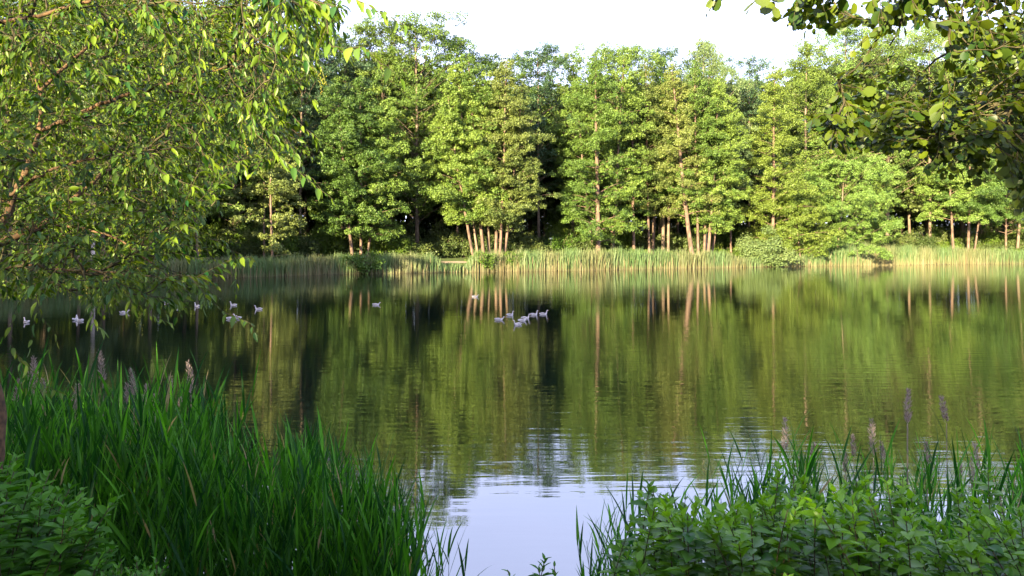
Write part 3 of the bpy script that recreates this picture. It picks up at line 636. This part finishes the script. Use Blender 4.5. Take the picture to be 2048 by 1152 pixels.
# alder over the near bank
r = rng(33)
zb = float(ground(4.3, 3.2))
mains = [
 ([(4.3,3.2,zb-.15),(4.35,3.3,3.4),(4.2,3.4,4.6),(4.1,3.4,5.8),(4.0,3.4,7.0)],[.12,.10,.085,.07,.05]),
 ([(4.2,3.4,4.6),P(2400,330,3.6),P(2200,370,3.7),P(2048,395,3.8),P(1960,415,3.9),P(1860,430,4.0),P(1790,240,4.1)][:4]+Q([(1990,215,3.9),(1900,225,4.0),(1830,255,4.1),(1760,250,4.2)]),[.04,.035,.03,.024,.018,.013,.009,.005]),
 ([(4.1,3.4,5.8)]+Q([(2250,-200,3.8),(2080,-60,3.9),(1960,5,4.0),(1930,70,4.0),(1890,110,4.1),(1850,140,4.2)]),[.03,.024,.018,.013,.010,.007,.004]),
 (Q([(2250,-200,3.8),(1960,-150,3.4),(1830,-40,3.2),(1800,40,3.3),(1780,90,3.4)]),[.018,.014,.009,.006,.003]),
 (Q([(1960,-150,3.4),(1760,-90,3.0),(1640,-30,2.9),(1560,-10,2.8)]),[.010,.007,.005,.003]),
 (Q([(2048,200,3.9),(1960,270,3.7),(1900,285,3.6),(1850,280,3.5)]),[.012,.009,.006,.003]),
 (Q([(2080,-60,3.9),(2060,100,3.8),(2030,180,3.8),(2010,260,3.8),(2030,350,3.9)]),[.014,.011,.009,.006,.004]),
 (Q([(1830,-40,3.2),(1770,60,3.3),(1720,130,3.5),(1680,160,3.6)]),[.006,.005,.004,.002]),
]
mains[1] = ([(4.2,3.4,4.6)]+Q([(2350,120,3.6),(2200,160,3.7),(2048,200,3.9),(1980,215,3.9),(1900,228,4.0),(1830,255,4.1),(1740,258,4.2)]),[.04,.035,.028,.02,.015,.011,.008,.004])
tips = scatter(r, [(1560,-150),(2250,-150),(2250,130),(1980,110),(1900,60),(1780,70),(1700,40),(1660,70),(1600,20)], 1000, 2.9, 4.8)
tips += scatter(r, [(1900,60),(2250,60),(2250,400),(2030,420),(2020,330),(1960,300),(1900,330),(1850,300),(1870,200)], 1500, 3.0, 4.8)
tips += scatter(r, [(1640,240),(1700,215),(1800,190),(1900,160),(1900,310),(1820,310),(1740,300),(1660,290)], 380, 3.4, 4.6)
tips += scatter(r, [(1630,150),(1700,140),(1830,110),(1870,170),(1750,200),(1680,200)], 55, 3.6, 4.8)
tips += scatter(r, [(1840,310),(2000,300),(2040,370),(1900,365)], 45, 3.4, 4.4)
for a in ((1500,-10,2.7),(1490,25,2.65),(1520,5,2.7),(1550,20,2.7),(1430,12,3.4),(1410,35,3.4),(1418,5,3.4),(1470,-20,3.0),(1590,25,2.8),(1612,235,4.0),(1635,265,3.9),(1835,360,3.4),(1860,350,3.4),(1720,90,3.0),(1700,105,3.0),(1735,110,3.0),(2035,430,3.2),(2060,440,3.2),(2040,400,3.2)):
    tips.append(P(*a))
tips += scatter(r, [(1595,235),(1680,205),(1760,230),(1740,305),(1650,300)], 110, 3.2, 4.2)
tips += scatter(r, [(1470,-90),(1640,-90),(1670,70),(1600,75),(1540,30)], 60, 2.8, 4)
wood, twig, lv, ends = grow(6, mains, tips, 'alder', .054, spacing=.036, leafy=.34, droop=.05)
root = obj('alder_tree', None, loc=(0,0,0)); tag(root, 'near alder with round dark leaves hanging into the upper corner of the view', 'tree')
obj('trunk', wood.mesh('trunk', M['bark_twig'], True), root); obj('twigs', twig.mesh('twigs', M['bark_twig'], True), root)
obj('leaves', lv.mesh('leaves', M['alder_near'], True), root)

# ------------------------------------------------------------------ near bushes
def near_bush(name, label, seed, base, stems, leaf, mat, lsize, spacing=.035):
    """stems: list of tip points; each rises from the base in an arc with leaves in pairs"""
    r = rng(seed); st = Geo(); lv = Geo(); LP=[]; LD=[]; LN=[]; LS=[]; LV=[]
    for tip in stems:
        tip = np.array(tip)
        b = np.array([base[0]+(tip[0]-base[0])*.55+r.normal()*.12, base[1]+(tip[1]-base[1])*.55+r.normal()*.1, 0.]); b[2] = float(ground(b[0], b[1]))-.03
        c = (b+tip)/2+np.array([(b[0]-tip[0])*.3, (b[1]-tip[1])*.3, .25*(tip[2]-b[2])]); L = np.linalg.norm(tip-b); n = max(5, int(L/.08))
        p = bez(b, c, tip, n); tube(st, p, np.linspace(.006, .0018, n), 5, cap=False); tg = unit(np.gradient(p, axis=0)); tt = np.linspace(0, L, n); bv = r.random()
        az = r.random()*6.28
        for k, s in enumerate(np.arange(L*.25, L, spacing)):
            q = np.array([np.interp(s, tt, p[:, i]) for i in range(3)]); t = tg[min(n-1, int(s/L*(n-1)))]; az += 1.57+r.normal()*.25
            h = np.array([math.cos(az), math.sin(az), 0.]); near_tip = s > L-.12
            for sg in (-1, 1):
                if r.random() < .12: continue
                d = h*sg*(.9 if not near_tip else .6)+t*(.35 if not near_tip else .9)+np.array([0,0,-.15*r.random()])+r.normal(size=3)*.12
                LP.append(q); LD.append(d); LN.append(np.array([0,0,1.])+t*.2-h*sg*.15+r.normal(size=3)*.22); LS.append(lsize*(.6+.5*r.random())*(.65 if near_tip else 1)); LV.append(np.clip(.5*bv+.35*r.random()+(.2 if near_tip else 0), 0, 1))
    put_leaves(lv, leaf, LP, LD, LN, LS, np.array(LV))
    root = obj(name, None, loc=(0,0,0)); tag(root, label, 'shrub')
    obj('stem', st.mesh('stem', M['bark_twig'], True), root); obj('leaves', lv.mesh('leaves', M[mat], True), root)
def tips_px(r, n, x0, x1, tops, D0, D1, spread):
    out = []
    for k in range(n):
        px = r.uniform(x0, x1); D = r.uniform(D0, D1); top = np.interp(px, *tops); py = top+abs(r.normal())*spread*1.2-(r.random() < .12)*r.exponential(22)+ (D1-D)/(D1-D0)*60
        out.append(P(px, py, D))
    return out
r = rng(55)
TOPS = ([1200,1260,1290,1330,1400,1500,1560,1640,1800,1900,2048,2200],[1090,1030,945,955,980,960,935,940,945,970,1000,1000])
for i, (a, b, n, lab, lf) in enumerate(((1225,1400,46,'leafy bush beside the open water with one upright shoot','dogwood'),(1390,1600,62,'low bush with broad bright leaves between the corner reeds','dogwood'),
        (1590,1830,72,'dense glossy bush in front of the tall dry reed plume','dogwood'),(1820,2170,80,'dense bush filling the lower corner under the reeds','dogwood'))):
    tp = tips_px(r, n, a, b, TOPS, 2.7, 4.2, 60); mid = np.mean(tp, axis=0)
    near_bush('leafy_bush', lab, 60+i, (mid[0], 2.9), tp, 'ovate', lf, .088)
tp = tips_px(r, 95, -120, 230, ([-120,0,60,150,230,260],[880,880,900,960,1010,1100]), 2.6, 3.8, 70)
near_bush('leafy_bush', 'dark leafy bush in the lower corner below the cherry trunk', 71, (-2.2, 2.8), tp, 'ovate', 'nettle', .085)
tp = tips_px(r, 34, 190, 330, ([190,330],[1085,1110]), 2.5, 3.2, 30)
near_bush('leafy_bush', 'small bush with narrow leaves at the foot of the reeds', 72, (-1.5, 2.6), tp, 'cherry', 'nettle', .06)
tp = [P(1090,1118,2.9), P(1108,1130,2.95), P(1075,1136,2.9), P(1015,1140,2.9)]
near_bush('leafy_shoot', 'small dark shoot poking up before the bright open water', 73, (.15, 2.75), tp, 'cherry', 'nettle', .06, .03)

# ------------------------------------------------------------------ near reeds
def stalk(g, r, base, H, lean, mat_a=.4, leaf_scale=1.0):
    n = 7; t = np.linspace(0, 1, n)[:, None]; top = base+np.array([lean[0]*H, lean[1]*H, H])
    p = bez(base, base+np.array([lean[0]*.2*H, lean[1]*.2*H, H*.55]), top, n); tube(g, p, np.linspace(.0045, .002, n), 3, a=.35, cap=False)
    if mat_a > 1.5: leaf_scale *= .6
    az = r.random()*6.28; nl = int(5+H*3.2) if mat_a < 1.5 else 3
    for k in range(nl):
        s = .22+.78*(k+.5)/nl; s = min(1, s); i = min(n-1, int(s*(n-1))); q = p[0]*(1-s)**2+2*s*(1-s)*(base+np.array([lean[0]*.2*H, lean[1]*.2*H, H*.55]))+top*s*s
        az += math.pi*.93+r.normal()*.35; L = (.32+.26*r.random())*leaf_scale*(1 if s < .85 else .8); w = (.0055+.006*r.random())*(.9+.2*leaf_scale)
        op = (.42-.3*s)+.14*abs(r.normal()); hor = np.array([math.cos(az), math.sin(az), 0.])
        d0 = np.array([0, 0, 1.])*math.cos(op)+hor*math.sin(op); bend = .12+.5*r.random()**2*(1-.5*s)
        u = np.linspace(0, 1, 6); side = np.cross(d0, hor+np.array([0,0,.01])); side = side/max(np.linalg.norm(side), 1e-6)
        cen = q+np.outer(u*L, d0)+np.outer(u**2.2*L*bend*.45, hor)-np.outer(u**2.6*L*bend*.4, [0, 0, 1.])
        ww = w*np.array([.45,.95,1.,.8,.45,.03]); tw = r.normal()*.5; sv = side*math.cos(tw)+np.cross(side, d0)*math.sin(tw)
        fold = np.cross(sv, d0)*(w*.35)
        v = np.stack([cen-sv*ww[:, None], cen+fold*np.array([.5,1,1,1,.6,0])[:, None], cen+sv*ww[:, None]], 1).reshape(-1, 3)
        f = []
        for m in range(5): f += [(3*m,3*m+1,3*m+4,3*m+3),(3*m+1,3*m+2,3*m+5,3*m+4)]
        g.add(v, f4=f, a=2.0 if r.random() < (.10 if s < .45 else .015) else (np.clip(mat_a+r.normal()*.26, 0, 1) if mat_a < 1.5 else 2.0))
def reed_patch(seed, n, x0, x1, tops, D0f, D1f, name, label):
    r = rng(seed); g = Geo()
    for k in range(n):
        px = r.uniform(x0, x1); D = r.uniform(np.interp(px, *D0f), np.interp(px, *D1f)); x = (px-1024)/FPX*D
        top = np.interp(px, *tops)+(r.random()**.8)*190-12; z0 = max(-.1, float(ground(x, D)))
        H = CAM_H+(HY-top)/FPX*D-z0
        if H < .35: continue
        H = min(H, 2.9); stalk(g, r, np.array([x, D, z0]), H, r.normal(size=2)*.07+np.array([.03, .02]), (.7*r.random()**1.5) if r.random() > .035 else 2.2)
    o = obj(name, g.mesh(name, M['reed'], True)); tag(o, label, 'reeds', kind='stuff')
reed_patch(81, 1450, -260, 822, ([-260,0,100,250,400,440,520,600,700,800,850],[740,760,770,775,775,850,900,880,930,985,1060]), ([-260,850],[4.9,5.4]), ([-260,300,500,850],[9.5,9.5,8.6,7.8]), 'reed_bed', 'dense dark green reeds in the shade before the water')
reed_patch(82, 380, 1180, 2250, ([1180,1230,1300,1420,1480,1540,1700,1800,2048,2250],[1080,1000,1010,985,895,920,915,900,915,900]), ([1180,2250],[4.9,5.0]), ([1180,1400,1600,2250],[6.5,7.4,8.2,8.4]), 'corner_reed_bed', 'green reeds behind the glossy bushes at the water edge')
r = rng(91)
for px, py, D, lab in ((872,1085,6.6,'lone reed sprout standing in the bright open water'),(893,1095,6.5,'small reed sprout beside the lone one in the bright water'),(925,1130,6.4,'thin reed tip closest to the middle of the bright water')):
    g = Geo(); q = P(px, py, D); stalk(g, r, np.array([q[0], q[1], -.1]), q[2]+.1, np.array([.02,.0]), .3, .9)
    tag(obj('reed_stalk', g.mesh('reed_stalk', M['reed'], True)), lab, 'reed')
def plume(px, py, D, lab, size=.26, bend=0.0, stem=None):
    g = Geo(); q = P(px, py, D); z0 = max(-.1, float(ground(q[0], D))); r = rng(int(px*3+py)); root = obj('reed_plume', None, loc=(q[0], D, z0)); tag(root, lab, 'reed plume', 'dry reed plumes over the near reeds')
    H = q[2]-z0; lean = r.normal()*.03+bend*.1; top = np.array([lean, 0, H]); b = np.array([0., 0, H-size])
    tube(g, [np.array([-.1*bend,0,0]), np.array([-.05*bend,0,H*.5]), b], [.0045 if px != 1815 else .008,.004 if px != 1815 else .007,.003 if px != 1815 else .005], 5, a=.9); obj('stem', g.mesh('stem', M['plume'], True), root)
    g = Geo(); n = 150; s = r.random(n); c = b+(top-b)*s[:, None]; wd = size*.13*np.sin(np.pi*np.clip(s*.9+.08,0,1))**.8
    az = r.random(n)*6.28; out = np.stack([np.cos(az), np.sin(az), np.zeros(n)], -1)
    d = unit(out*.55+np.array([bend*.8,0,.9])+r.normal(size=(n,3))*.15); L = (size*.16*(1-.4*s)+.012)[:, None]; p0 = c+out*(wd*r.random(n)*.45)[:, None]
    sd2 = unit(np.cross(d, r.normal(size=(n,3))))*.004
    g.add(np.stack([p0, p0+d*L*.5+sd2, p0+d*L, p0+d*L*.5-sd2], 1).reshape(-1,3), f4=np.arange(n*4).reshape(-1,4), a=np.repeat(r.random(n),4))
    obj('seed_head', g.mesh('seed_head', M['plume']), root)
PL = [(68,716,7.2,'slim pale plume standing over the left reed edge',.3),(62,745,7.0,'pale plume pressed against the slim one',.22),(88,760,7.0,'short pale plume right of the slim one',.2),(206,706,7.3,'tallest grey plume among the shaded reeds',.28),(150,772,7.0,'wide washed out plume before the trunk reflections',.24),
 (268,740,7.4,'grey plume leaning over the middle of the shaded reeds',.26),(252,768,7.2,'drooping plume beside the grey leaning one',.2),(290,772,7.2,'thin plume low in the shaded reeds',.24),(310,790,7.1,'broken plume under the thin low one',.2),(341,755,7.3,'narrow brown plume near the outer reed edge',.22),(382,725,7.4,'brown plume crowning the outer reed edge',.32),(362,798,7.2,'small plume just under the crowning brown one',.2),(30,760,6.8,'pale plume next to the cherry trunk',.22),
 (1571,840,7.6,'feathery grey plume above the corner reeds by the open water',.34),(1619,890,7.4,'stout pale plume low in the corner reeds',.26),(1708,872,7.6,'faint plume before the dark reflection',.22),(1747,842,7.6,'tall feathery plume between two bushes',.36),(1772,885,7.7,'faint plume right of the tall feathery one',.25),(1815,782,6.2,'tall dry plume on a straight golden stem',.27),(1893,795,6.4,'nodding brown plume on a thin bent stem',.22),
 (1855,885,7.6,'upright faint plume under the nodding one',.22),(1913,932,7.0,'reddish low plume in the corner reeds',.22),(1947,890,7.0,'long ragged plume near the rim of the view',.42),(2000,975,6.2,'drooping brown plume low at the rim of the view',.24),(1690,905,7.5,'short pale plume behind the bush shoots',.2)]
for a in PL: plume(a[0], a[1], a[2], a[3].replace('left ','').replace(' right of',' next to'), a[4], bend=(-.25 if a[0] == 1893 else 0))

# ------------------------------------------------------------------ geese
def goose_mats():
    m, n, l, out = newmat('goose_plumage'); at = n.new('ShaderNodeAttribute'); at.attribute_name = 'var'
    cr = n.new('ShaderNodeValToRGB'); l.new(at.outputs['Fac'], cr.inputs[0]); e = cr.color_ramp.elements
    e[0].position = 0; e[0].color = (.13,.10,.09,1); e[1].position = 1; e[1].color = (.75,.73,.74,1); k = e.new(.5); k.color = (.52,.47,.45,1)
    pb = n.new('ShaderNodeBsdfPrincipled'); l.new(cr.outputs[0], pb.inputs['Base Color']); pb.inputs['Roughness'].default_value = .8; l.new(pb.outputs[0], out.inputs[0]); return m
M['goose'] = goose_mats()
M['bill'] = noise_mat('orange_bill', (.7,.25,.06), (.6,.2,.05), 10, bump=0, rough=.4)
def goose_parts(pose):
    # one lofted body: tail, back, breast, neck, head
    neck = {'up':[(.20,.10,.07),(.235,.17,.042),(.24,.24,.034),(.25,.295,.034)], 'low':[(.21,.09,.07),(.26,.13,.045),(.28,.175,.036),(.30,.205,.034)]}[pose]
    hx, hz = neck[-1][0], neck[-1][1]
    ring = [(-.33,.11,.01,.008),(-.29,.095,.05,.022),(-.22,.075,.085,.05),(-.12,.055,.115,.085),(0,.045,.13,.105),(.09,.045,.122,.10),(.16,.06,.095,.088)]
    pts = [(x, z) for x, z, _, _ in ring]+[(x, z) for x, z, _ in neck]+[(hx+.035, hz+.035),(hx+.075, hz+.03),(hx+.10, hz+.02)]
    wy = [w for _, _, w, _ in ring]+[w*.95 for _, _, w in neck]+[.036,.03,.018]; wz = [h for _, _, _, h in ring]+[w for _, _, w in neck]+[.036,.028,.016]
    p = np.array([(x, 0, z) for x, z in pts]); t = unit(np.gradient(p, axis=0)); sides = 12; g = Geo(); up = np.cross(t, [0,1.,0])*-1; an = np.arange(sides)/sides*2*math.pi; V=[]; A=[]
    for i in range(len(p)):
        for q in an:
            V.append(p[i]+np.array([0,1,0.])*wy[i]*math.cos(q)+up[i]*wz[i]*math.sin(q)); s = math.sin(q)*(1 if up[i][2] > 0 else -1)
            A.append(.95 if i < 2 else (.12+.2*(i%2) if s > .2 else .85 if s < -.1 or i < 3 else .55) if i < 7 else .38)
    n = len(p); f = [[i*sides+j, i*sides+(j+1)%sides, (i+1)*sides+(j+1)%sides, (i+1)*sides+j] for i in range(n-1) for j in range(sides)]
    g.add(V, f4=f, a=A); b = len(V); g.add([p[0], p[-1]], a=.4)
    g.f3.append(np.array([[j, (j+1)%sides, b] for j in range(sides)]+[[(n-1)*sides+(j+1)%sides, (n-1)*sides+j, b+1] for j in range(sides)]))
    body = g.mesh('body', M['goose'], True)
    g = Geo(); tube(g, [(hx+.095,0,hz+.018),(hx+.125,0,hz+.008),(hx+.15,0,hz-.002)], [.017,.012,.005], 8, a=.5); bill = g.mesh('bill', M['bill'], True)
    wings = []
    for sg in (-1,1):
        g = Geo(); q = np.array([(.12,sg*.085,.10),(.03,sg*.118,.125),(-.10,sg*.112,.13),(-.22,sg*.075,.125),(-.33,sg*.02,.135)]); tube(g, q, [.015,.038,.042,.028,.006], 8, a=.3); wings.append(g.mesh('wing', M['goose'], True))
    return body, bill, wings
GP = {k: goose_parts(k) for k in ('up','low')}
def goose(px, py, deg, pose, lab, s=.74):
    D = CAM_H*FPX/(py+4-HY); x = (px-1024)/FPX*D; root = obj('goose', None, loc=(x, D, -.02)); root.rotation_euler = (0,0,R(deg)); root.scale = (s,s,s)
    tag(root, lab, 'goose', 'geese swimming on the pond'); b, bl, w = GP[pose]
    obj('body', b, root); obj('bill', bl, root); obj('wing', w[0], root); obj('wing', w[1], root)
for a in ((1087,625,10,'up','largest goose heading the row of seven, neck raised'),(1068,626,25,'up','goose second from the head of the row of seven'),(1051,633,15,'up','goose with raised head in the middle of the row of seven'),
          (1044,638,30,'low','goose with lowered head tucked beside the middle one of the row'),(1035,646,215,'up','goose facing away from the rest and nearest to the viewer'),(1020,627,35,'up','goose turned away behind the row of seven'),(998,636,5,'low','goose trailing the row on the trunk reflections'),
          (950,590,5,'low','lone goose farthest out in front of the seven trunk clump reflection'),(752,606,0,'low','lone brown goose on the dark water between both flocks'),(517,615,178,'up','goose swimming clear of the outermost cherry twig'),(467,607,172,'up','goose just above the hanging cherry leaves near the reflected thin tree'),
          (462,634,10,'low','goose half hidden behind the lowest cherry twig'),(475,633,170,'up','goose behind the leaf tips beside a half hidden one'),(394,609,150,'up','goose framed between two drooping cherry twigs'),(355,610,120,'up','small goose seen end on below the cherry leaves'),(335,602,175,'low','goose resting low beside the end on one'),
          (312,605,170,'up','goose partly covered by the cherry leaves in the flock'),(248,622,10,'low','goose glimpsed as white flecks through thick cherry leaves'),(160,638,160,'up','goose above a hanging cherry sprig on the dark water'),(150,636,100,'up','goose close behind another by the hanging sprig'),(53,641,150,'up','goose by itself nearest the cherry trunk')):
    goose(*a)

# ------------------------------------------------------------------ dense far edge of the wood, one mass of leaves
def wood_edge():
    r = rng(404); g = Geo(); n = 5200; px = r.uniform(-700, 2800, n); off = r.uniform(60, 80, n); D = shore(px)+off; x = (px-1024)/FPX*D
    z = 3+r.random(n)**1.6*15; cen = np.stack([x, D, z], -1)
    leaves_cloud(g, cen, 1.6+1.6*r.random(n), .8, np.full(n, 75), .75, r)
    return g.mesh('wood_edge', M['wall'])
tag(obj('far_wood', wood_edge()), 'dark mass of leaves deep behind the far bank trees', 'wood', kind='stuff')
